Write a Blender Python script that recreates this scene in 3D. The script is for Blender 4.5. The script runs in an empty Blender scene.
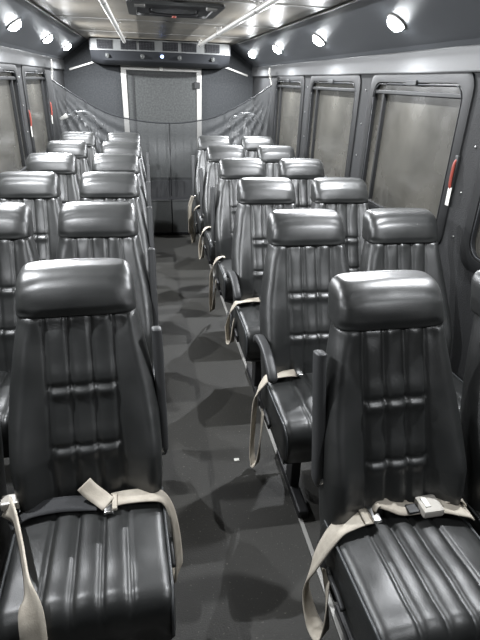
import bpy, bmesh, math, random
from mathutils import Vector, Matrix
from mathutils import noise as mnoise
random.seed(7)
S = bpy.context.scene
C = S.collection
PI = math.pi

# ------------------------------------------------------------------ camera
FPX, PITCH, YAW, ROLL, CAMH = 488.58, 0.4534, 0.1894, 0.0342, 1.5711
CAMX = -0.205
def make_camera():
    f = Vector((math.sin(YAW)*math.cos(PITCH), math.cos(YAW)*math.cos(PITCH), -math.sin(PITCH)))
    r0 = Vector((math.cos(YAW), -math.sin(YAW), 0)); u0 = r0.cross(f)
    r = r0*math.cos(ROLL) + u0*math.sin(ROLL)
    u = -r0*math.sin(ROLL) + u0*math.cos(ROLL)
    cam = bpy.data.cameras.new('camera'); ob = bpy.data.objects.new('camera', cam); C.objects.link(ob)
    M = Matrix((( r.x, u.x, -f.x, CAMX), (r.y, u.y, -f.y, 0), (r.z, u.z, -f.z, CAMH), (0, 0, 0, 1)))
    ob.matrix_world = M
    cam.sensor_fit = 'VERTICAL'; cam.sensor_height = 36; cam.lens = FPX/640*36
    cam.clip_start = 0.02; cam.clip_end = 100
    S.camera = ob
make_camera()
S.view_settings.view_transform = 'Standard'; S.view_settings.look = 'None'
S.view_settings.gamma = 1; S.view_settings.use_curve_mapping = False
S.view_settings.exposure = 0.0
w = bpy.data.worlds.new('night'); S.world = w; w.use_nodes = True
w.node_tree.nodes['Background'].inputs[0].default_value = (0.012, 0.014, 0.018, 1)
w.node_tree.nodes['Background'].inputs[1].default_value = 1.0

# ------------------------------------------------------------------ materials
def mat(name, col, rough=.5, metal=0, spec=.5, emit=None, estr=0, var=None, bump=None, rvar=None, alpha=None, coat=0):
    """var=(scale, col2, lo, hi)  bump=[(scale, strength, dist)]  rvar=(scale, r2)"""
    m = bpy.data.materials.new(name); m.use_nodes = True
    nt = m.node_tree; b = nt.nodes['Principled BSDF']; L = nt.links
    b.inputs['Base Color'].default_value = (*col, 1); b.inputs['Roughness'].default_value = rough
    b.inputs['Metallic'].default_value = metal; b.inputs['Specular IOR Level'].default_value = spec
    if coat: b.inputs['Coat Weight'].default_value = coat; b.inputs['Coat Roughness'].default_value = .25
    tc = nt.nodes.new('ShaderNodeTexCoord')
    def noi(scale, detail=4):
        n = nt.nodes.new('ShaderNodeTexNoise'); n.inputs['Scale'].default_value = scale; n.inputs['Detail'].default_value = detail
        L.new(tc.outputs['Object'], n.inputs['Vector']); return n
    if emit:
        b.inputs['Emission Color'].default_value = (*emit, 1); b.inputs['Emission Strength'].default_value = estr
    if var:
        n = noi(var[0]); cr = nt.nodes.new('ShaderNodeValToRGB')
        cr.color_ramp.elements[0].position = var[2]; cr.color_ramp.elements[1].position = var[3]
        cr.color_ramp.elements[0].color = (*col, 1); cr.color_ramp.elements[1].color = (*var[1], 1)
        L.new(n.outputs['Fac'], cr.inputs['Fac']); L.new(cr.outputs['Color'], b.inputs['Base Color'])
    if rvar:
        n = noi(rvar[0]); mr = nt.nodes.new('ShaderNodeMapRange')
        mr.inputs[1].default_value = .3; mr.inputs[2].default_value = .7
        mr.inputs[3].default_value = rough; mr.inputs[4].default_value = rvar[1]
        L.new(n.outputs['Fac'], mr.inputs[0]); L.new(mr.outputs[0], b.inputs['Roughness'])
    if bump:
        prev = None
        for sc, st, di in bump:
            n = noi(sc, 3); bp = nt.nodes.new('ShaderNodeBump')
            bp.inputs['Strength'].default_value = st; bp.inputs['Distance'].default_value = di
            L.new(n.outputs['Fac'], bp.inputs['Height'])
            if prev: L.new(prev.outputs[0], bp.inputs['Normal'])
            prev = bp
        L.new(prev.outputs[0], b.inputs['Normal'])
    if alpha is not None: b.inputs['Alpha'].default_value = alpha
    return m

M = {}
M['vinyl'] = mat('black_vinyl', (.015, .016, .016), .34, spec=.75, rvar=(9, .45), var=(5, (.021, .022, .0215), .35, .7),
                 bump=[(420, .18, .002), (14, .14, .006)])
M['piping'] = mat('vinyl_piping', (.045, .048, .05), .38)
M['shell'] = mat('seat_shell_plastic', (.016, .017, .018), .55, bump=[(300, .1, .002)])
M['steel_black'] = mat('black_painted_steel', (.008, .008, .009), .5)
M['arm'] = mat('armrest_rubber', (.03, .031, .032), .5, bump=[(200, .1, .002)])
M['belt'] = mat('beige_webbing', (.50, .46, .39), .75, spec=.25, var=(30, (.40, .36, .30), .4, .7), bump=[(260, .35, .002)])
M['belt_dark'] = mat('black_webbing', (.03, .031, .033), .7, spec=.3, bump=[(260, .3, .002)])
M['chrome'] = mat('chrome', (.75, .75, .74), .2, metal=1)
M['buckle'] = mat('buckle_plastic', (.42, .40, .36), .35)
M['floor'] = mat('rubber_floor', (.027, .0262, .023), .55, spec=.4, var=(110, (.11, .105, .09), .64, .74), bump=[(180, .4, .004)])
M['wall'] = mat('dark_wall_covering', (.019, .0195, .02), .65, spec=.3, var=(3, (.03, .031, .032), .35, .7), bump=[(160, .5, .004)])
M['band'] = mat('grey_header_panel', (.08, .082, .083), .45, bump=[(8, .15, .01)])
M['cornice'] = mat('dark_cornice_panel', (.085, .09, .097), .42, bump=[(150, .15, .003)])
M['ceiling'] = mat('satin_ceiling_panel', (.23, .205, .165), .33, spec=.6, var=(2.2, (.15, .14, .12), .35, .7), rvar=(3, .46), bump=[(3.0, .12, .02)])
M['rear'] = mat('rear_wall_carpet', (.022, .024, .026), .8, spec=.3, var=(60, (.036, .038, .04), .4, .7), bump=[(220, .6, .005)])
M['door'] = mat('rear_door_panel', (.024, .026, .0255), .7, spec=.4, var=(50, (.042, .044, .043), .4, .65), bump=[(140, .6, .004)])
M['alu'] = mat('brushed_aluminium', (.30, .295, .28), .42, metal=.4, bump=[(60, .1, .002)])
M['steel'] = mat('stainless_tube', (.62, .61, .58), .35, metal=.5)
M['rubber'] = mat('window_rubber', (.012, .0125, .013), .45, spec=.35)
M['glass'] = mat('veiled_tinted_glass', (.046, .0445, .039), .16, spec=.6, var=(2.0, (.085, .081, .07), .35, .7), rvar=(4, .34), bump=[(2.5, .12, .01)])  # lighter blotches put the lamps' glare veil into the glass colour
M['ac'] = mat('black_ac_housing', (.014, .015, .017), .55, spec=.3, bump=[(120, .1, .002)])
M['acface'] = mat('grey_vent_panel', (.055, .057, .056), .45)
M['black'] = mat('matt_black', (.008, .008, .009), .8, spec=.1)
M['panel'] = mat('rear_box_carpet', (.07, .073, .072), .85, spec=.25, var=(90, (.10, .104, .102), .4, .7), bump=[(200, .6, .005)])
M['red'] = mat('red_plastic', (.26, .05, .035), .45)
M['white'] = mat('white_plastic', (.72, .71, .66), .5)
M['bag'] = mat('crumpled_black_plastic', (.05, .053, .056), .3, spec=.6)
M['lamp'] = mat('led_lens', (.9, .9, .9), .3, emit=(.93, .97, 1), estr=45)
M['blue'] = mat('blue_indicator', (.2, .3, .9), .3, emit=(.45, .6, 1), estr=4)
M['screw'] = mat('screw_head', (.5, .5, .5), .35, metal=1)

def net_material():
    m = bpy.data.materials.new('sheer_black_net'); m.use_nodes = True
    nt = m.node_tree; L = nt.links; b = nt.nodes['Principled BSDF']; out = nt.nodes['Material Output']
    b.inputs['Base Color'].default_value = (.055, .057, .058, 1); b.inputs['Roughness'].default_value = .45
    t = nt.nodes.new('ShaderNodeBsdfTransparent'); mx = nt.nodes.new('ShaderNodeMixShader')
    mx.inputs[0].default_value = .5
    L.new(t.outputs[0], mx.inputs[1]); L.new(b.outputs[0], mx.inputs[2]); L.new(mx.outputs[0], out.inputs['Surface'])
    return m
M['net'] = net_material()

# ------------------------------------------------------------------ helpers
def obj(name, bm, material, parent=None, smooth=True, angle=None):
    me = bpy.data.meshes.new(name)
    bmesh.ops.recalc_face_normals(bm, faces=bm.faces)
    bm.to_mesh(me); bm.free()
    if smooth:
        me.polygons.foreach_set('use_smooth', [True]*len(me.polygons))
        if angle is not None: me.set_sharp_from_angle(angle=angle)
    me.materials.append(material)
    o = bpy.data.objects.new(name, me); C.objects.link(o)
    if parent: o.parent = parent
    return o
def empty(name, loc=(0, 0, 0), rz=0):
    o = bpy.data.objects.new(name, None); C.objects.link(o); o.location = loc; o.rotation_euler = (0, 0, rz)
    o.empty_display_size = .05; return o
def tag(o, label, cat, group=None):
    o['label'] = label; o['category'] = cat
    if group: o['group'] = group
    return o
def struct(o): o['kind'] = 'structure'; return o
def add_box(bm, lo, hi, bevel=0, seg=2, mtx=None):
    lo, hi = Vector(lo), Vector(hi)
    r = bmesh.ops.create_cube(bm, size=1); vs = r['verts']
    for v in vs: v.co = Vector(((v.co.x+.5)*(hi.x-lo.x)+lo.x, (v.co.y+.5)*(hi.y-lo.y)+lo.y, (v.co.z+.5)*(hi.z-lo.z)+lo.z))
    if bevel:
        es = list({e for v in vs for e in v.link_edges})
        rr = bmesh.ops.bevel(bm, geom=es, offset=bevel, segments=seg, profile=.6, affect='EDGES', clamp_overlap=True)
        vs = list({v for f in rr['faces'] for v in f.verts} | {v for v in vs if v.is_valid})
    if mtx: bmesh.ops.transform(bm, matrix=mtx, verts=[v for v in vs if v.is_valid])
    return bm
def box(lo, hi, bevel=0, seg=2, mtx=None): return add_box(bmesh.new(), lo, hi, bevel, seg, mtx)
def catmull(pts, n):
    P = [Vector(p) for p in pts]
    if len(P) < 3: return P
    out = []
    for i in range(len(P)-1):
        p0 = P[max(i-1, 0)]; p1 = P[i]; p2 = P[i+1]; p3 = P[min(i+2, len(P)-1)]
        for k in range(n):
            t = k/n; t2 = t*t; t3 = t2*t
            out.append(.5*((2*p1)+(-p0+p2)*t+(2*p0-5*p1+4*p2-p3)*t2+(-p0+3*p1-3*p2+p3)*t3))
    out.append(P[-1]); return out
def add_tube(bm, pts, rad, seg=10, caps=True):
    P = [Vector(p) for p in pts]; rings = []; up = None
    for i, p in enumerate(P):
        t = (P[min(i+1, len(P)-1)]-P[max(i-1, 0)]).normalized()
        if up is None:
            up = Vector((0, 0, 1)) if abs(t.z) < .9 else Vector((1, 0, 0))
        a = t.cross(up).normalized(); up = a.cross(t).normalized()
        r = rad[i] if isinstance(rad, (list, tuple)) else rad
        rings.append([bm.verts.new(p+(a*math.cos(2*PI*k/seg)+up*math.sin(2*PI*k/seg))*r) for k in range(seg)])
    for A, B in zip(rings, rings[1:]):
        for k in range(seg): bm.faces.new((A[k], A[(k+1) % seg], B[(k+1) % seg], B[k]))
    if caps: bm.faces.new(rings[0]); bm.faces.new(rings[-1][::-1])
    return bm
def tube(pts, rad, seg=10): return add_tube(bmesh.new(), pts, rad, seg)
def add_ribbon(bm, pts, sides, width, th=.0022, n=6):
    """flat strap through pts; sides = width directions at each pt"""
    P = catmull(pts, n); D = catmull(sides, n)
    rings = []
    for i, p in enumerate(P):
        t = (P[min(i+1, len(P)-1)]-P[max(i-1, 0)]).normalized()
        s = D[i]-t*D[i].dot(t)
        s = s.normalized() if s.length > 1e-5 else Vector((1, 0, 0))
        nn = t.cross(s).normalized()
        rings.append([bm.verts.new(p+s*width*a+nn*th*b) for a, b in ((-.5, -1), (-.25, -1), (0, -1), (.25, -1), (.5, -1), (.5, 1), (.25, 1), (0, 1), (-.25, 1), (-.5, 1))])
    for A, B in zip(rings, rings[1:]):
        for k in range(10): bm.faces.new((A[k], A[(k+1) % 10], B[(k+1) % 10], B[k]))
    bm.faces.new(rings[0]); bm.faces.new(rings[-1][::-1])
    return bm
def add_disc(bm, c, r, depth, axis, seg=20):
    a = Vector(axis).normalized(); c = Vector(c)
    return add_tube(bm, [c, c+a*depth], r, seg)
def loft(bm, rings, cap0=True, cap1=True):
    R = [[bm.verts.new(p) for p in r] for r in rings]; n = len(R[0])
    for A, B in zip(R, R[1:]):
        for k in range(n): bm.faces.new((A[k], A[(k+1) % n], B[(k+1) % n], B[k]))
    if cap0: bm.faces.new(R[0][::-1])
    if cap1: bm.faces.new(R[-1])
    return bm
def sm(x): x = max(0, min(1, x)); return x*x*(3-2*x)
def interp(tab, x):
    if x <= tab[0][0]: return tab[0][1]
    for (a, b), (c, d) in zip(tab, tab[1:]):
        if x <= c: t = (x-a)/(c-a); return b+(d-b)*t
    return tab[-1][1]
def gau(x, s): return math.exp(-(x/s)**2)

# ------------------------------------------------------------------ the bus shell
W = 1.12; ZC = 1.95; YF = -1.5; YR = 6.6
struct(obj('floor', box((-W-.06, YF-.06, -.06), (W+.06, YR+.06, 0)), M['floor'], smooth=False))
bm = bmesh.new()
add_box(bm, (-.86, YF-.05, ZC), (.86, YR+.05, ZC+.05))
ceiling = struct(obj('ceiling', bm, M['ceiling'], smooth=False))
# ceiling panel battens
bm = bmesh.new()
for y in (.75, 1.9, 3.02, 4.2, 5.3):
    add_box(bm, (-.81, y-.012, ZC-.004), (.81, y+.012, ZC-.0005))
struct(obj('trim_1', bm, M['alu'], smooth=False))
for s, nm in ((-1, 'trim_2'), (1, 'trim_3')):
    bm = bmesh.new()
    prof = [(.82, ZC-.005), (1.10, 1.755), (1.115, 1.735), (1.16, 1.735), (1.16, 2.0), (.82, 2.0)]
    vs = [[bm.verts.new((s*x, y, z)) for x, z in prof] for y in (YF-.05, YR)]
    n = len(prof)
    for k in range(n): bm.faces.new((vs[0][k], vs[0][(k+1) % n], vs[1][(k+1) % n], vs[1][k]))
    bm.faces.new(vs[0]); bm.faces.new(vs[1])
    struct(obj(nm, bm, M['cornice'], smooth=False))
# cornice/ceiling joint moulding
for s, nm in ((-1, 'trim_4'), (1, 'trim_5')):
    struct(obj(nm, tube([(s*.822, YF, ZC-.008), (s*.822, 5.99, ZC-.008)], .007, 8), M['alu']))
for s, nm in ((-1, 'trim_6'), (1, 'trim_7')):
    bm = bmesh.new(); add_box(bm, (min(s*1.10, s*1.12), YF, 1.635), (max(s*1.10, s*1.12), YR, 1.734), .006)
    struct(obj(nm, bm, M['band'], smooth=False))
ZB, ZT = .90, 1.63
WY = [(.84, 1.83), (2.02, 3.0), (3.2, 4.2), (4.4, 5.36), (-.34, .66), (-1.4, -.52)]
for s, nm in ((-1, 'wall_left'), (1, 'wall_right')):
    bm = bmesh.new(); x0, x1 = sorted((s*W, s*(W+.06)))
    add_box(bm, (x0, YF, 0), (x1, YR, ZB)); add_box(bm, (x0, YF, ZT), (x1, YR, 2.0))
    ys = sorted(WY); edges = [YF]+[v for p in ys for v in p]+[YR]
    for a, b in zip(edges[::2], edges[1::2]): add_box(bm, (x0, a, ZB), (x1, b, ZT))
    struct(obj(nm, bm, M['wall'], smooth=False))
struct(obj('wall_rear', box((-W-.06, YR, 0), (W+.06, YR+.06, 2.0)), M['rear'], smooth=False))
struct(obj('wall_front', box((-W-.06, YF-.06, 0), (W+.06, YF, 2.0)), M['wall'], smooth=False))
# windows
def rrect(y0, y1, z0, z1, r, n=7):
    out = []
    for cy, cz, a0 in ((y1-r, z1-r, 0), (y0+r, z1-r, 90), (y0+r, z0+r, 180), (y1-r, z0+r, 270)):
        for k in range(n):
            a = math.radians(a0+90*k/(n-1)); out.append((cy+r*math.cos(a), cz+r*math.sin(a)))
    return out
def window(idx, s, y0, y1):
    e = struct(empty('window_%d' % idx, (s*W, (y0+y1)/2, ZB)))
    def ring(name, grow, inn, ro, ri, xa, xb, m):
        O = rrect(y0-grow-(y0+y1)/2, y1+grow-(y0+y1)/2, -grow, ZT-ZB+grow, ro); I = rrect(y0+inn-(y0+y1)/2, y1-inn-(y0+y1)/2, inn, ZT-ZB-inn, ri)
        bm = bmesh.new(); n = len(O)
        L = [[bm.verts.new((-s*x, p[0], p[1])) for p in P] for P, x in ((O, xa), (O, xb*.6), (rrect(y0-grow*.5-(y0+y1)/2, y1+grow*.5-(y0+y1)/2, -grow*.5, ZT-ZB+grow*.5, ro), xb), (I, xb), (I, xa-.02))]
        for A, B in zip(L, L[1:]):
            for k in range(n): bm.faces.new((A[k], A[(k+1) % n], B[(k+1) % n], B[k]))
        return obj(name, bm, m, e, angle=.6)
    ring('window_frame', .02, .035, .085, .075, .0, .012, M['rubber'])
    # inner bead
    P = rrect(y0+.045-(y0+y1)/2, y1-.045-(y0+y1)/2, .045, ZT-ZB-.045, .07); P.append(P[0])
    obj('frame_bead', tube([(-s*.008, a, b) for a, b in P], .0035, 6), M['ac'], e)
    bm = bmesh.new(); add_box(bm, (min(s*.018, s*.028), y0+.01-(y0+y1)/2, .01), (max(s*.018, s*.028), y1-.01-(y0+y1)/2, ZT-ZB-.01))
    obj('pane', bm, M['glass'], e, smooth=False)
    bm = bmesh.new(); hh = ZT-ZB-.095
    add_box(bm, (min(-s*.006, s*.018), y0+.05-(y0+y1)/2, hh), (max(-s*.006, s*.018), y1-.05-(y0+y1)/2, hh+.02), .004)
    obj('transom_bar', bm, M['rubber'], e, smooth=False)
    bm = bmesh.new()
    yy = (y1-.16)-(y0+y1)/2
    add_box(bm, (min(-s*.004, s*.018), yy-.009, .05), (max(-s*.004, s*.018), yy+.009, hh), .003)
    obj('mullion', bm, M['rubber'], e, smooth=False)
    bm = bmesh.new(); add_box(bm, (min(-s*.022, -s*.002), -.05, ZT-ZB-.05), (max(-s*.022, -s*.002), .05, ZT-ZB-.025), .004)
    obj('latch', bm, M['rubber'], e, smooth=False)
k = 1
for s in (1, -1):
    for y0, y1 in WY:
        window(k, s, y0, y1); k += 1
# pillar screws: part of the wall trim
for s, nm in ((-1, 'trim_8'), (1, 'trim_9')):
    bm = bmesh.new()
    for y in (1.925, 3.1, 4.3):
        for z in (.98, 1.17, 1.36, 1.55): add_disc(bm, (s*W, y+random.uniform(-.02, .02), z), .005, .003, (-s, 0, 0), 8)
    struct(obj(nm, bm, M['screw']))
# red emergency release handles with white tags
def release(x, y, z, s, label, group=None):
    t = tag(empty('window_release', (x, y, z)), label, 'emergency handle', group)
    bm = bmesh.new(); add_tube(bm, catmull([(-s*.010, 0, .0), (-s*.018, .002, .02), (-s*.018, .002, .10), (-s*.010, 0, .12)], 5), .0065, 8)
    obj('handle', bm, M['red'], t)
    obj('tag', box((min(-s*.012, -s*.016), -.012, -.075), (max(-s*.012, -s*.016), .012, .005), .002), M['white'], t)
    bm = box((min(0, -s*.014), -.012, -.02), (max(0, -s*.014), .012, .14), .003); obj('bracket', bm, M['rubber'], t)
release(W-.0, 2.005, 1.175, 1, 'red window release handle with white tag beside the large right window')
release(-W+.0, 5.385, 1.22, -1, 'red window release handle nearer the net on the left wall', 'red window releases')
release(-W+.0, 5.02-.64, 1.20, -1, 'red window release handle on the left wall, farther from the net', 'red window releases')

# ------------------------------------------------------------------ lamps
LY = [.187, 1.335, 2.48, 3.62, 4.765, 5.90]  # first pair is unseen weak fill, added to lift the front seats
ordn = ['behind the camera', 'second', 'third']
def lamp(s, y, label, power=1.0):
    nx, nz = -.56, -.83   # cornice normal for right side
    t = tag(empty('ceiling_lamp', (s*.965, y, 1.847)), label, 'lamp', 'round ceiling lamps along the cornices')
    n = Vector((s*nx, 0, nz)).normalized(); q = n.to_track_quat('Z', 'Y').to_matrix().to_4x4()
    bm = bmesh.new()
    prof = [(.044, .0), (.052, .0), (.054, .004), (.050, .009), (.045, .010), (.043, .006)]
    for r0 in range(24):
        pass
    rings = [[q @ Vector((r*math.cos(2*PI*k/24), r*math.sin(2*PI*k/24), z)) for k in range(24)] for r, z in prof]
    loft(bm, rings, False, False); obj('bezel', bm, M['alu'], t)
    bm = bmesh.new(); loft(bm, [[q @ Vector((r*math.cos(2*PI*k/24), r*math.sin(2*PI*k/24), z)) for k in range(24)] for r, z in ((.044, .002), (.044, .012), (.039, .024), (.026, .034), (.009, .038))])
    obj('lens', bm, M['lamp'], t)
    ld = bpy.data.lights.new('lamp_light', 'AREA'); ld.shape = 'DISK'; ld.size = .022; ld.energy = LAMP_W*power; ld.color = (.95, .97, 1)
    lo = bpy.data.objects.new('lamp_light', ld); C.objects.link(lo); lo.parent = t
    lo.location = n*.042; lo.rotation_euler = (-n).to_track_quat('Z', 'Y').to_euler()
LAMP_W = 25.0
for s, sn in ((-1, 'left'), (1, 'right')):
    for i, y in enumerate(LY):
        d = ['unseen fill added over the camera', 'next after the camera, outside the frame', 'second from the camera, fourth from the rear',
             'third from the rear of the bus', 'second from the rear of the bus', 'farthest back, beside the rear vent unit'][i]
        lamp(s, y, 'bright round white lamp on the %s cornice, %s' % (sn, d), [.35 if s > 0 else .15, 1.0, 1.25, 1.6, 1.9, 1.9][i])

# ------------------------------------------------------------------ ceiling rails, hatch
def rail(s, label):
    t = tag(empty('grab_rail', (s*.385, 0, ZC)), label, 'handrail', 'ceiling grab rails')
    obj('tube', tube([(0, -.6, -.045)]+[(0, y*.5, -.045) for y in range(0, 12)]+[(0, 5.9, -.045)], .016, 12), M['steel'], t)
    for y in (-.5, 1.2, 2.9, 4.4, 5.85):
        bm = bmesh.new(); add_tube(bm, [(0, y, -.001), (0, y, -.006)], .028, 16); add_tube(bm, [(0, y, -.004), (0, y, -.045)], .011, 10)
        add_tube(bm, [(0, y-.025, -.045), (0, y+.025, -.045)], .0165, 12)
        obj('bracket', bm, M['alu'], t)
rail(-1, 'bright steel grab rail under the ceiling on the left'); rail(1, 'bright steel grab rail under the ceiling on the right')
t = tag(empty('roof_hatch', (-.01, 3.45, ZC)), 'dark ceiling hatch with a metal rim between the grab rails', 'hatch')
O = rrect(-.33, .33, -.27, .27, .06); I = rrect(-.28, .28, -.22, .22, .05)
bm = bmesh.new(); L = [[bm.verts.new((b, a, z)) for a, b in P] for P, z in ((O, -.001), (O, -.012), (I, -.016), (I, -.002))]
for A, B in zip(L, L[1:]):
    for q in range(len(O)): bm.faces.new((A[q], A[(q+1) % len(O)], B[(q+1) % len(O)], B[q]))
obj('rim', bm, M['acface'], t, angle=.5)
bm = bmesh.new(); loft(bm, [[(b, a, -.002) for a, b in I], [(b*.95, a*.95, -.006) for a, b in I]]); obj('cover', bm, M['ac'], t, angle=.5)
obj('handle', tube(catmull([(-.14, 0, -.006), (-.12, 0, -.03), (0, 0, -.035), (.12, 0, -.03), (.14, 0, -.006)], 5), .009, 8), M['steel_black'], t)
bm = bmesh.new(); add_disc(bm, (0, .0, -.036), .014, .010, (0, 0, -1), 14); obj('knob', bm, M['red'], t)
for sx in (-1, 1):
    obj('latch', box((sx*.2-.03, -.26, -.024), (sx*.2+.03, -.2, -.006), .004), M['alu'], t, smooth=False)

# ------------------------------------------------------------------ rear vent unit (air conditioner)
t = tag(empty('air_conditioner', (0, 6.05, 1.70)), 'black rear air conditioner with six square grilles above the door', 'air conditioner')
def acsec(x):
    hw = .76; e = sm((abs(x)/hw-.82)/.18)
    y0 = .0+.10*(x/hw)**2; zb = 0+.02*e
    return [(x, y0+.03, .248), (x, y0, .235), (x, y0-.005, .13), (x, y0+.012, .115), (x, y0+.06, .04+.03*e), (x, y0+.14, zb), (x, y0+.22, zb-.005), (x, .54, zb), (x, .54, .248)]
xs = [-.76+1.52*i/40 for i in range(41)]
bm = bmesh.new(); loft(bm, [[Vector(p) for p in acsec(x)] for x in xs]); obj('housing', bm, M['ac'], t, angle=.5)
def acface_y(x): return .10*(x/.76)**2
bm = bmesh.new()
loft(bm, [[Vector((x, acface_y(x)-.012, .238)), Vector((x, acface_y(x)-.016, .132)), Vector((x, acface_y(x)+.0, .132)), Vector((x, acface_y(x)+.0, .238))] for x in [-.745+1.49*i/40 for i in range(41)]])
obj('vent_panel', bm, M['acface'], t, angle=.5)
for x in (-.60, -.35, -.16, .09, .29, .55):
    g = bmesh.new(); y = acface_y(x)-.017; slope = .2*x/.76/.76*1
    mt = Matrix.Translation((x, y, .185)) @ Matrix.Rotation(math.atan(.2*x/.5776), 4, 'Z')
    add_box(g, (-.082, -.002, -.042), (.082, .006, .042), mtx=mt)
    go = obj('grille', g, M['black'], t, smooth=False)
    g = bmesh.new()
    for i in range(6): add_box(g, (-.08, -.006, -.036+i*.0145-.001), (.08, -.001, -.036+i*.0145+.001), mtx=mt)
    for i in range(5): add_box(g, (-.062+i*.031-.001, -.005, -.042), (-.062+i*.031+.001, -.001, .042), mtx=mt)
    obj('slats', g, M['ac'], go, smooth=False)
for x in (-.58, -.21, .19, .56):
    y = acface_y(x)
    g = bmesh.new(); n = Vector((0, -.84, -.54)); c = Vector((x, y+.03, .085))
    add_tube(g, [c-n*.004, c+n*.01], .024, 16); add_tube(g, [c+n*.009, c+n*.02], [.018, .013], 14)
    obj('air_nozzle', g, M['acface'], t, angle=.6)
g = bmesh.new(); c = Vector((0, .026, .092)); n = Vector((0, -.84, -.54)); add_tube(g, [c-n*.002, c+n*.008], .017, 14); obj('indicator', g, M['blue'], t)

# ------------------------------------------------------------------ rear door
t = empty('door_1', (0, YR, .42)); struct(t)
bm = bmesh.new(); add_box(bm, (-.47, -.035, 0), (-.408, 0, 1.30), .006); add_box(bm, (.42, -.035, 0), (.48, 0, 1.30), .006); add_box(bm, (-.47, -.037, 1.235), (.48, 0, 1.30), .006)
obj('door_frame', bm, M['alu'], t, smooth=False)
bm = bmesh.new(); add_box(bm, (-.407, -.02, 0), (.419, 0, 1.234), .006); obj('door_panel', bm, M['door'], t, smooth=False)
bm = bmesh.new(); add_box(bm, (-.345, -.03, .0), (-.325, -.018, 1.19)); add_box(bm, (-.345, -.03, 1.18), (.37, -.018, 1.20)); obj('gasket', bm, M['rubber'], t, smooth=False)
bm = bmesh.new()
for z in (1.06, .3): add_box(bm, (.39, -.055, z), (.46, -.03, z+.07), .004)
obj('hinge', bm, M['rubber'], t, smooth=False)
bm = bmesh.new(); add_box(bm, (-.02, -.055, 1.24), (.02, -.03, 1.29), .004); obj('latch', bm, M['white'], t, smooth=False)
# slanted bright trims either side of the rear unit
for i, s in enumerate((-1, 1)):
    bm = bmesh.new(); L = math.hypot(.36, .11); a = math.atan2(.11, .36)
    mt = Matrix.Translation((s*.87, YR-.012, 1.695)) @ Matrix.Rotation(s*a, 4, 'Y')
    add_box(bm, (-L/2, -.012, -.012), (L/2, .012, .010), .004, mtx=mt)
    struct(obj('trim_%d' % (10+i), bm, M['alu'], smooth=False))

# ------------------------------------------------------------------ rear luggage box with two doors
t = tag(empty('luggage_box', (0, 5.42, 0)), 'low black carpeted rear box with two doors at the end of the aisle', 'luggage box')
obj('body', box((-W+.005, .02, .0), (W-.005, YR-5.42-.045, .385)), M['black'], t, smooth=False)
for x0, x1 in ((-.24, .022), (.032, .30)):
    d = obj('door', box((x0, .0, .02), (x1, .022, .38), .006), M['panel'], t, smooth=False)
    obj('edge_strip', box((x0+.002, -.003, .374), (x1-.002, .012, .386), .002), M['acface'], d, smooth=False)
obj('sill', box((-.26, -.02, .0), (.31, .022, .018), .003), M['black'], t, smooth=False)

# ------------------------------------------------------------------ net curtain
NT = [(-1.075, 1.53), (-.83, 1.375), (-.56, 1.24), (-.25, 1.18), (.04, 1.165), (.3, 1.19), (.55, 1.25), (.87, 1.41), (1.09, 1.55)]
YN = 5.47
t = tag(empty('cargo_net', (0, YN, .386)), 'sheer black net sagging across the back of the bus between two hooks', 'net')
def nettop(x): return interp(NT, x)
TOP = catmull([(x, 0, z-.386) for x, z in NT], 12)
bm = bmesh.new(); NX, NZ = 120, 46; rows = []
for j in range(NZ+1):
    v = j/NZ; r = []
    for i in range(NX+1):
        u = -1+2*i/NX; x = u*1.085
        # top edge from the catenary, rays spread towards the bottom
        k = min(len(TOP)-1, max(0, int(round((i/NX)*(len(TOP)-1))))); p = TOP[k]
        zb = .02
        z = p.z+(zb-p.z)*v
        ang = math.atan2(v+.02, abs(u)*.001+(1-abs(u))+.02)
        fold = .018*math.sin(ang*26)*sm(v*4)*(1-.55*v)*sm((abs(u)-.2)/.3)+.014*math.sin(u*22+2*v)*v*.8
        fold += .028*math.sin(v*9-3*u*u)*math.exp(-(u/.45)**2)*sm(v*3)*(1-v)
        xx = p.x*(1-.0*v)
        y = fold-.01+.10*v*0
        r.append(bm.verts.new((xx, y, max(z, .015))))
    rows.append(r)
for A, B in zip(rows, rows[1:]):
    for i in range(NX): bm.faces.new((A[i], A[i+1], B[i+1], B[i]))
obj('mesh', bm, M['net'], t)
obj('hem_cord', tube([(p.x, -.01, p.z) for p in TOP], .006, 8), M['ac'], t)
obj('seam', tube([(.03, -.014-.02*0, 1.16-.386-.74*i/14) for i in range(15)], .004, 6), M['black'], t)
for s in (-1, 1):
    g = bmesh.new(); xw = s*(W-.05); zr = 1.68-.386
    ring = [(xw-s*.01+0*a, .02*math.cos(a)-.01+0, zr+.026*math.sin(a)) for a in [2*PI*k/16 for k in range(17)]]
    add_tube(g, [(xw-s*.01, -.01+.026*math.cos(2*PI*k/16), zr+.026*math.sin(2*PI*k/16)) for k in range(17)], .005, 6)
    hk = obj('hook_ring', g, M['white'], t)
    g = bmesh.new()
    z = zr-.026
    end = TOP[0] if s < 0 else TOP[-1]
    for q in range(5):
        c = Vector((xw-s*.01, -.01, z)).lerp(Vector((end.x, -.01, end.z)), (q+.5)/5)
        pts = []
        for k2 in range(13):
            a = 2*PI*k2/12
            off = Vector((.007*math.cos(a), 0, .014*math.sin(a))) if q % 2 else Vector((0, .007*math.cos(a), .014*math.sin(a)))
            pts.append(c+off)
        add_tube(g, pts, .0025, 6)
    obj('chain', g, M['white'], hk)

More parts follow.
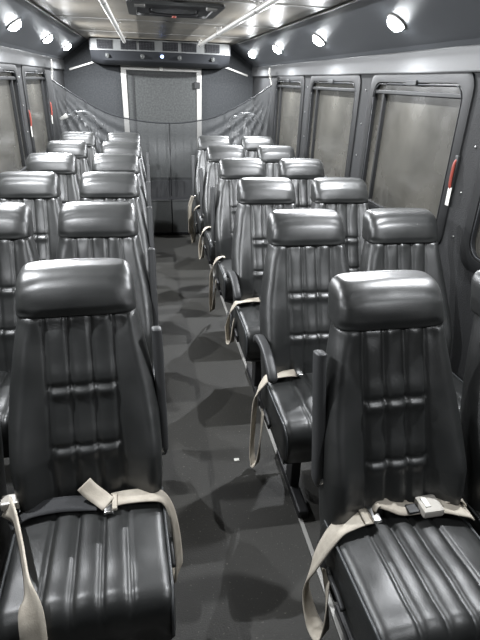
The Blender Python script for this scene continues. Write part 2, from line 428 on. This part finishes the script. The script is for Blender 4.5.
# crumpled bundles behind the last window seats, standing on the box
def bundle(x, label, seed, h):
    t = tag(empty('plastic_bundle', (x, 5.68, .386)), label, 'bag')
    bm = bmesh.new(); bmesh.ops.create_icosphere(bm, subdivisions=5, radius=1)
    for v in bm.verts:
        d = v.co.normalized()
        n = mnoise.noise(d*3+Vector((seed, 0, 0)))*.10+abs(mnoise.noise(d*8+Vector((0, seed, 0))))*.12-abs(mnoise.noise(d*15))*.05
        z = d.z
        wx = .175*(1+.15*(1-max(0, z))); 
        v.co = Vector((d.x*wx*(1+n), d.y*.15*(1+n), max(0, (z*(1+n*.6)+1)*h/2)))
    obj('sack', bm, M['bag'], t)
    g = bmesh.new()
    pts = [(.185*math.cos(a)+.01*math.sin(7*a), -.05+.01*math.cos(9*a), h-.14+.15*math.sin(a)+.006*math.sin(11*a)) for a in [PI*k/24 for k in range(25)]]
    add_tube(g, pts, [.017+.008*abs(math.sin(5.3*k)) for k in range(25)], 8)
    obj('rolled_rim', g, M['bag'], t)
    return t
b1 = bundle(.86, 'crumpled black plastic bundle behind the rearmost right window seat', 3.1, .86)
b2 = bundle(-.86, 'crumpled black plastic bundle behind the rearmost left window seat, white tag', 8.7, .84)
obj('tag', tube([(-.19, -.16, .79), (-.12, -.15, .83)], [.018, .02], 10), M['white'], b2)

# aisle edge strips: seat tracks
for i, s in enumerate((-1, 1)):
    struct(obj('trim_%d' % (12+i), box((min(s*.318, s*.334), YF+.02, 0), (max(s*.318, s*.334), 5.39, .007), .002), M['alu'], smooth=False))
tag(obj('scrap', box((.118, 1.705, .0), (.142, 1.722, .005), .002), M['white']), 'small white scrap lying on the black aisle floor', 'litter')

# ------------------------------------------------------------------ seats
HW = .206      # half width at the bolsters
def front_y(z):
    return interp([(.36, -.015), (.44, 0), (.52, .012), (.60, .035), (.70, .075), (.80, .118), (.90, .160), (.95, .180), (1.0, .197), (1.05, .214), (1.12, .236)], z)
def half_w(z):
    return interp([(.34, .19), (.42, .199), (.50, .204), (.60, .208), (.70, .207), (.78, .199), (.86, .185), (.92, .173), (.97, .162)], z)
SEAMS = (-.093, -.031, .031, .093)
def build_backrest():
    xs = []
    fr = []
    # front abscissae in absolute metres around seams, then relative at the bolsters
    base = [i/60 for i in range(61)]
    rings = []
    Zs = [.36+i*.0065 for i in range(97)]
    for z in Zs:
        hw = half_w(z); fy = front_y(z); r = .045; th = .105-.02*sm((z-.5)/.45)
        ring = []
        B = .55*gau(z-.60, .13)+.35*sm((.72-z)/.2)*.6+.25
        for u in base:
            x = -hw+2*hw*u; ax = abs(x)
            d = -.050*B*sm((ax-.095)/(hw-.11))*1.0
            # rounded edge
            e = ax-(hw-r)
            if e > 0: d += r*(1-math.sqrt(max(0, 1-(e/r)**2)))
            m = sm((z-.38)/.03)
            inx = 1 if ax < .097 else 0
            spread = 1+.25*sm((z-.8)/.15)
            for xsn in SEAMS:
                d += .008*gau(x-xsn, .0055)*m
            if ax < .093:
                ph = (ax % .062) if False else abs(((x+.031+.062*3) % .062)-.031)
                d += -.008*(1-((.031-ph)/.031-0)**2)*m if False else -.0035*math.sin(PI*(((x+.093) % .062)/.062))*m
                mk = sm((.095-ax)/.008)
                for zc in (.79, .632):
                    d += mk*(.010*gau(z-zc, .005)-.0075*gau(z-(zc-.015), .016)-.003*gau(z-(zc+.03), .025))
            # wrinkles radiating from head seam
            d += .004*math.sin(x*70)*gau(z-.96, .03)
            d += .0025*mnoise.noise(Vector((x*14, z*9, 1.3)))
            if z > .968: d += .02*sm((z-.968)/.015)
            ring.append(Vector((x, fy+d, z)))
        # side and back
        yb = fy+th+.0
        rb = .03
        for k in range(1, 6):
            ring.append(Vector((hw-.0+.0*k, fy+r+(th-r-rb)*k/5, z)))
        for k in range(1, 5):
            a = PI/2*k/4; ring.append(Vector((hw-rb+rb*math.cos(a), yb-rb+rb*math.sin(a), z)))
        for k in range(1, 8):
            ring.append(Vector((hw-rb-(2*hw-2*rb)*k/8, yb+.008*math.sin(PI*k/8), z)))
        for k in range(0, 5):
            a = PI/2+PI/2*k/4; ring.append(Vector((-hw+rb+rb*math.cos(a), yb-rb+rb*math.sin(a), z)))
        for k in range(4, 0, -1):
            ring.append(Vector((-hw, fy+r+(th-r-rb)*k/5, z)))
        rings.append(ring)
    bm = bmesh.new(); loft(bm, rings); return bm
def build_headrest():
    rings = []; N = 56; z0, z1 = .972, 1.087; n = 40
    for i in range(n+1):
        # distribute more rings at both ends
        t = .5-.5*math.cos(PI*i/n); z = z0+(z1-z0)*t
        lo = max(0, 1-(z-z0)/.010); hi = max(0, 1-(z1-z)/.040)
        ins = .010*(1-math.sqrt(max(0, 1-lo*lo))) + .040*(1-math.sqrt(max(0, 1-hi*hi)))
        hwz = .165-.010*t-ins*.62; tf = .062-ins*.9; yc = front_y(z)+.050+.012*t
        ring = []
        for k in range(N):
            a = 2*PI*k/N; c, s = math.cos(a), math.sin(a); p = 2/7.0
            x = hwz*math.copysign(abs(c)**p, c); y = tf*math.copysign(abs(s)**(2/4.0), s)
            if y < 0:
                y -= .010*(1-(x/hwz)**2)*math.sin(PI*min(1, t))
                y += .004*mnoise.noise(Vector((x*16, z*16, 5)))
                # soft arc where the front panel is gathered under the top roll
                arc = 1.050+.016*(1-(x/.15)**2)
                y += .0025*gau(z-arc, .008)*sm((.14-abs(x))/.03)-.004*sm((arc-z)/.02)*(1-sm((1.0-z)/.02))
                y += .003*math.sin(x*75)*gau(z-.985, .012)
            ring.append(Vector((x, yc+y, z + .007*(1-(x/.165)**2)*t)))
        rings.append(ring)
    bm = bmesh.new(); loft(bm, rings); return bm
def build_cushion():
    yf, yr = -.355, .045; zt = .455; zb = .315
    NX = 60; n = 70; rings = []
    hw = .207
    prof = []   # outline: walk from rear top to front top, round, down the front
    # cross-section rings along y; each ring: top surface left->right then bottom right->left
    for j in range(n+1):
        t = j/n; y = yr+(yf-yr)*t if False else yr+(yf-yr)*(1-(1-t)**1.35)
        e = max(0, 1-(y-yf)/.055)
        drop = .060*(1-math.sqrt(max(0, 1-e*e)))
        er = max(0, 1-(yr-y)/.03); drop += .02*(1-math.sqrt(max(0, 1-er*er)))
        hwj = hw-.012*(e**3)-.004*(1-t)
        ring = []
        crown = .012*math.sin(PI*min(1, .15+t*.85))
        for i in range(NX+1):
            x = -hwj+2*hwj*i/NX; ax = abs(x); r = .028
            z = zt+crown*(1-(x/hwj)**2)+.014*t
            ee = ax-(hwj-r)
            if ee > 0: z -= r*(1-math.sqrt(max(0, 1-(ee/r)**2)))
            for xsn in (-.105, -.035, .035, .105):
                z -= .009*gau(x-xsn*(1-.08*(1-t)), .0055)
            if ax < .105: z += .006*math.sin(PI*(((x+.105) % .07)/.07))
            z += .0025*mnoise.noise(Vector((x*12, y*12, 9)))+.002*math.sin(y*55+x*9)*gau(y+.30, .07)
            ring.append(Vector((x, y, z-drop)))
        zlow = zb+.02*e*0
        for k in range(1, 5): ring.append(Vector((hwj, y, (zt-.03-drop)+(zlow+.012-(zt-.03-drop))*k/4)))
        for k in range(0, 9): ring.append(Vector((hwj-.012-(2*hwj-.024)*k/8, y, zlow)))
        for k in range(4, 0, -1): ring.append(Vector((-hwj, y, (zt-.03-drop)+(zlow+.012-(zt-.03-drop))*k/4)))
        rings.append(ring)
    bm = bmesh.new(); loft(bm, rings); return bm
def build_seat_piping(s):
    bm = bmesh.new()
    if True:
        pts = [(s*.2015, y, .447+.014*((.04-y)/.44)) for y in [.03-.03*k for k in range(12)]]+[(s*.200, -.323, .449), (s*.198, -.345, .432), (s*.197, -.357, .40), (s*.196, -.358, .34)]
        add_tube(bm, catmull(pts, 3), .0042, 6)
    return bm
def arm_pad(path, wdt, th):
    P = catmull(path, 6); rings = []; n = len(P)
    for i, p in enumerate(P):
        t = (P[min(i+1, n-1)]-P[max(i-1, 0)]).normalized(); up = Vector((1, 0, 0)).cross(t).normalized()
        f = 1-max(0, abs(2*i/(n-1)-1)-.86)/.14*.45
        rings.append([p+Vector((1, 0, 0))*wdt*math.copysign(abs(math.cos(a))**.6, math.cos(a))*f+up*th*math.copysign(abs(math.sin(a))**.6, math.sin(a))*f for a in [2*PI*k/16 for k in range(16)]])
    bm = bmesh.new(); loft(bm, rings); return bm
def make_seat(side, arm):
    """side: +1 = aisle lies at +x of the seat; -1 = aisle at -x; arm: None/'up'/'down'"""
    t = empty('bus_seat')
    b = obj('backrest', PROTO['back'](), M['vinyl'], t)
    h = obj('headrest', build_headrest(), M['vinyl'], t)
    c = obj('seat_cushion', build_cushion(), M['vinyl'], t); obj('piping', build_seat_piping(-1), M['piping'], c); obj('piping', build_seat_piping(1), M['piping'], c)
    bm = bmesh.new()
    loft(bm, [[Vector((sx*(.195-ins), y, z)) for sx, y in ((-1, -.325+ins), (1, -.325+ins), (1, .06-ins*.3), (-1, .06-ins*.3))] for z, ins in ((.314, 0), (.285, .0), (.25, .045))])
    obj('seat_base', bm, M['shell'], t, smooth=False)
    for s in (-1, 1):
        bm = bmesh.new()
        add_box(bm, (s*.095-.02, -.20, .035), (s*.095+.02, -.12, .252), .006)
        add_box(bm, (s*.095-.022, -.34, .0), (s*.095+.022, .04, .04), .008)
        obj('leg', bm, M['steel_black'], t, smooth=False)
    if side:
        bm = bmesh.new(); X = side*.203
        # side bracket joining seat and back, with recline lever
        add_box(bm, (min(X, X-side*.014), -.10, .27), (max(X, X-side*.014), .06, .335), .006)
        obj('side_bracket', bm, M['steel_black'], t, smooth=False)
        bm = bmesh.new(); add_tube(bm, catmull([(side*.202, -.04, .33), (side*.212, -.07, .345), (side*.214, -.13, .352), (side*.214, -.17, .345)], 4), [.008]*13, 8)
        obj('recline_lever', bm, M['arm'], t)
    if arm:
        if arm == 'up':
            path = [(side*.214, .085, .535), (side*.216, .10, .63), (side*.216, .135, .77), (side*.216, .168, .895), (side*.214, .175, .925)]
            pad = obj('armrest', arm_pad(path, .015, .024), M['arm'], t)
            bm = bmesh.new(); add_disc(bm, (side*.195, .085, .56), .022, side*.02, (1, 0, 0), 14)
        else:
            path = [(side*.222, .10, .585), (side*.224, .06, .622), (side*.225, -.02, .64), (side*.225, -.10, .636), (side*.224, -.17, .605), (side*.222, -.20, .57)]
            pad = obj('armrest', arm_pad(path, .019, .015), M['arm'], t)
            bm = bmesh.new(); add_disc(bm, (side*.195, .085, .59), .022, side*.02, (1, 0, 0), 14)
        obj('pivot', bm, M['chrome'], pad)
    return t
PROTO = {'back': build_backrest}
protos = {}
def copy_tree(o, parent=None):
    c = o.copy(); C.objects.link(c)
    if parent: c.parent = parent
    for ch in list(o.children): copy_tree(ch, c)
    return c
PITCHM = .76; YL, YRR = 1.10, .92
XA, XW = .426, .856
roww = ['in nearest row', 'second row from the camera', 'third row from the camera', 'fourth row from the camera', 'fifth row from the camera', 'rearmost row by the net']
belts_txt = {('R', 'A', 0): ', beige belt buckled across it', ('L', 'A', 0): ', beige belt over its corner', ('R', 'A', 1): ', armrest down', ('R', 'A', 2): ', armrest down'}
seats = {}
used = set()
for side in ('L', 'R'):
    for col in ('A', 'W'):
        for i in range(6):
            sgn = 1 if side == 'L' else -1
            arm = None
            if col == 'A': arm = 'down' if (side == 'R' and i in (1, 2)) else 'up'
            key = (sgn if col == 'A' else 0, arm)
            if key not in protos: protos[key] = make_seat(*key); o = protos[key]
            else: o = copy_tree(protos[key])
            x = -sgn*(XA if col == 'A' else XW)+(.008 if side == 'R' else 0); y = (YL if side == 'L' else YRR)+PITCHM*i
            x += {('R', 'W', 0): .03, ('L', 'A', 0): .014, ('R', 'A', 0): .012, ('L', 'W', 0): -.012}.get((side, col, i), 0)
            o.location = (x, y, 0); o.rotation_euler = (0, 0, random.uniform(-.012, .012))
            if (side, col, i) == ('R', 'A', 0): o.rotation_euler = (0, 0, .025)
            if (side, col, i) == ('L', 'A', 0): o.rotation_euler = (0, 0, .045)
            where = ('aisle seat left of the aisle' if side == 'L' else 'aisle seat right of the aisle') if col == 'A' else ('seat along the left windows' if side == 'L' else 'seat along the right windows')
            tag(o, 'black vinyl %s, %s%s' % (where, roww[i], belts_txt.get((side, col, i), '')), 'seat', 'black vinyl bus seats')
            seats[(side, col, i)] = o

# ------------------------------------------------------------------ seat belts (parts of their seats, in the seat's own space)
def belt(seat, pts, sides, width=.046, m='belt', name='seat_belt', n=6):
    return obj(name, add_ribbon(bmesh.new(), pts, sides, width, n=n), M[m], seat)
YV = (0, 1, 0); ZV = (0, 0, 1)
# left front aisle seat
s0 = seats[('L', 'A', 0)]
FX = (.6, .8, 0)
b = belt(s0, [(.055, -.032, .487), (.10, -.029, .488), (.165, -.029, .483), (.200, -.032, .470), (.222, -.048, .43), (.232, -.065, .36), (.235, -.085, .29), (.232, -.105, .235), (.217, -.10, .22), (.206, -.07, .25)],
         [YV, YV, YV, YV, (.2, 1, 0), (.4, 1, 0), (.5, 1, .1), (.5, 1, .2), (.3, 1, .2), (0, 1, 0)], .05)
obj('tongue', box((.035, -.078, .482), (.062, -.012, .490), .003), M['chrome'], b)
obj('end_stop', box((.058, -.072, .485), (.072, -.016, .496), .003), M['belt'], b)
belt(s0, [(.047, -.05, .492), (.025, -.032, .503), (.002, -.02, .520), (-.016, -.01, .540)], [(.7, .7, .2), (.7, .7, .3), (.7, .6, .5), (.7, .5, .6)], .046)
belt(s0, [(-.215, -.05, .46), (-.17, -.03, .480), (-.10, -.025, .490), (-.03, -.03, .489), (.02, -.04, .486)], [YV, YV, (0, 1, .3), (0, 1, .3), YV], .045, 'belt_dark')
# beige webbing lying forward along the gap to the window seat, hanging over the front
b = belt(s0, [(-.228, -.005, .492), (-.200, -.05, .508), (-.178, -.11, .516), (-.150, -.20, .519), (-.128, -.285, .515), (-.118, -.325, .502), (-.113, -.355, .465), (-.113, -.372, .40), (-.118, -.368, .32)],
         [(.6, 0, .75), (.25, 0, 1), (.2, 0, 1), (.2, 0, 1), (.3, 0, 1), (.7, .1, .6), (1, 0, 0), (1, 0, 0), (1, 0, 0)], .056)
obj('buckle', box((-.240, -.020, .488), (-.190, .018, .514), .006), M['buckle'], b, smooth=False)
# right front aisle seat
s2 = seats[('R', 'A', 0)]
b = belt(s2, [(-.075, -.012, .492), (-.11, -.016, .494), (-.15, -.022, .490), (-.185, -.028, .479), (-.218, -.036, .44), (-.242, -.03, .36), (-.248, -.01, .27), (-.246, -.01, .19), (-.236, -.06, .135), (-.226, -.11, .145), (-.222, -.105, .22), (-.216, -.07, .29), (-.210, -.04, .33)],
         [(.15, 1, 0), (.15, 1, 0), (.1, 1, 0), (.1, 1, 0), (.1, 1, .1), (.3, 1, .1), (.6, .8, 0), (.6, .8, 0), (.7, .7, 0), (.8, .6, 0), (.5, .8, 0), (.2, 1, 0), (0, 1, 0)], .054)
obj('tongue', box((-.092, -.042, .492), (-.066, .018, .502), .003), M['chrome'], b)
obj('end_stop', box((-.118, -.046, .494), (-.104, .012, .502), .003), M['belt'], b)
belt(s2, [(-.078, .0, .498), (-.062, .012, .518), (-.035, .004, .512), (0, -.006, .500), (.03, -.006, .494), (.06, -.01, .494)], [(.3, 1, 0), (.2, 1, .3), (0, 1, .3), (0, 1, .4), (0, 1, .3), (0, 1, 0)], .045)
b2_ = belt(s2, [(.105, -.016, .500), (.13, -.02, .501), (.165, -.028, .494), (.195, -.035, .484), (.212, -.04, .472)], [(.15, 1, .1), (.15, 1, .1), (.1, 1, .1), (0, 1, .0), YV], .056)
bk = obj('buckle', box((.055, -.05, .490), (.118, .012, .516), .007), M['buckle'], b2_, smooth=False)
obj('button', box((.066, -.034, .514), (.082, .0, .520), .002), M['white'], bk, smooth=False)
obj('latch_plate', box((.022, -.03, .492), (.058, .0, .501), .002), M['arm'], bk, smooth=False)
belt(s2, [(.14, .0, .500), (.175, .004, .512), (.195, -.002, .506), (.205, -.01, .486)], [YV, (0, 1, .4), (0, 1, .4), YV], .04)
# right aisle rows two to six
def hang(seat, across, depth, fwd, tongue=True, w=.044):
    pts = [(-.205+across, -.02, .489), (-.205+across*.6, -.025, .491), (-.19, -.03, .485), (-.213, -.035, .468), (-.236, -.03, .42), (-.243, -.015, .35), (-.245, -.01, depth+.06), (-.242, fwd*.3-.01, depth), (-.236, fwd*.75, depth-.015), (-.228, fwd, depth+.02), (-.218, fwd*.75, depth+.12), (-.208, fwd*.4, .31)]
    sd = [(0, 1, .2), (0, 1, 0), YV, YV, (.3, 1, 0), FX, FX, FX, (.7, .7, 0), (.6, .8, 0), (.3, 1, 0), YV]
    b = belt(seat, pts, sd, w)
    if tongue: obj('tongue', box((-.21+across, -.045, .487), (-.18+across, .005, .497), .003), M['chrome'], b)
hang(seats[('R', 'A', 1)], .13, .05, -.06)
hang(seats[('R', 'A', 2)], .14, .27, -.09)
hang(seats[('R', 'A', 3)], .05, .10, -.03, False)
hang(seats[('R', 'A', 4)], .05, .24, -.06, False)
hang(seats[('R', 'A', 5)], .05, .14, -.04, False)
b = belt(seats[('R', 'A', 5)], [(-.236, -.02, .58), (-.262, -.03, .50), (-.268, -.035, .40), (-.262, -.03, .22)], [FX]*4, .06)
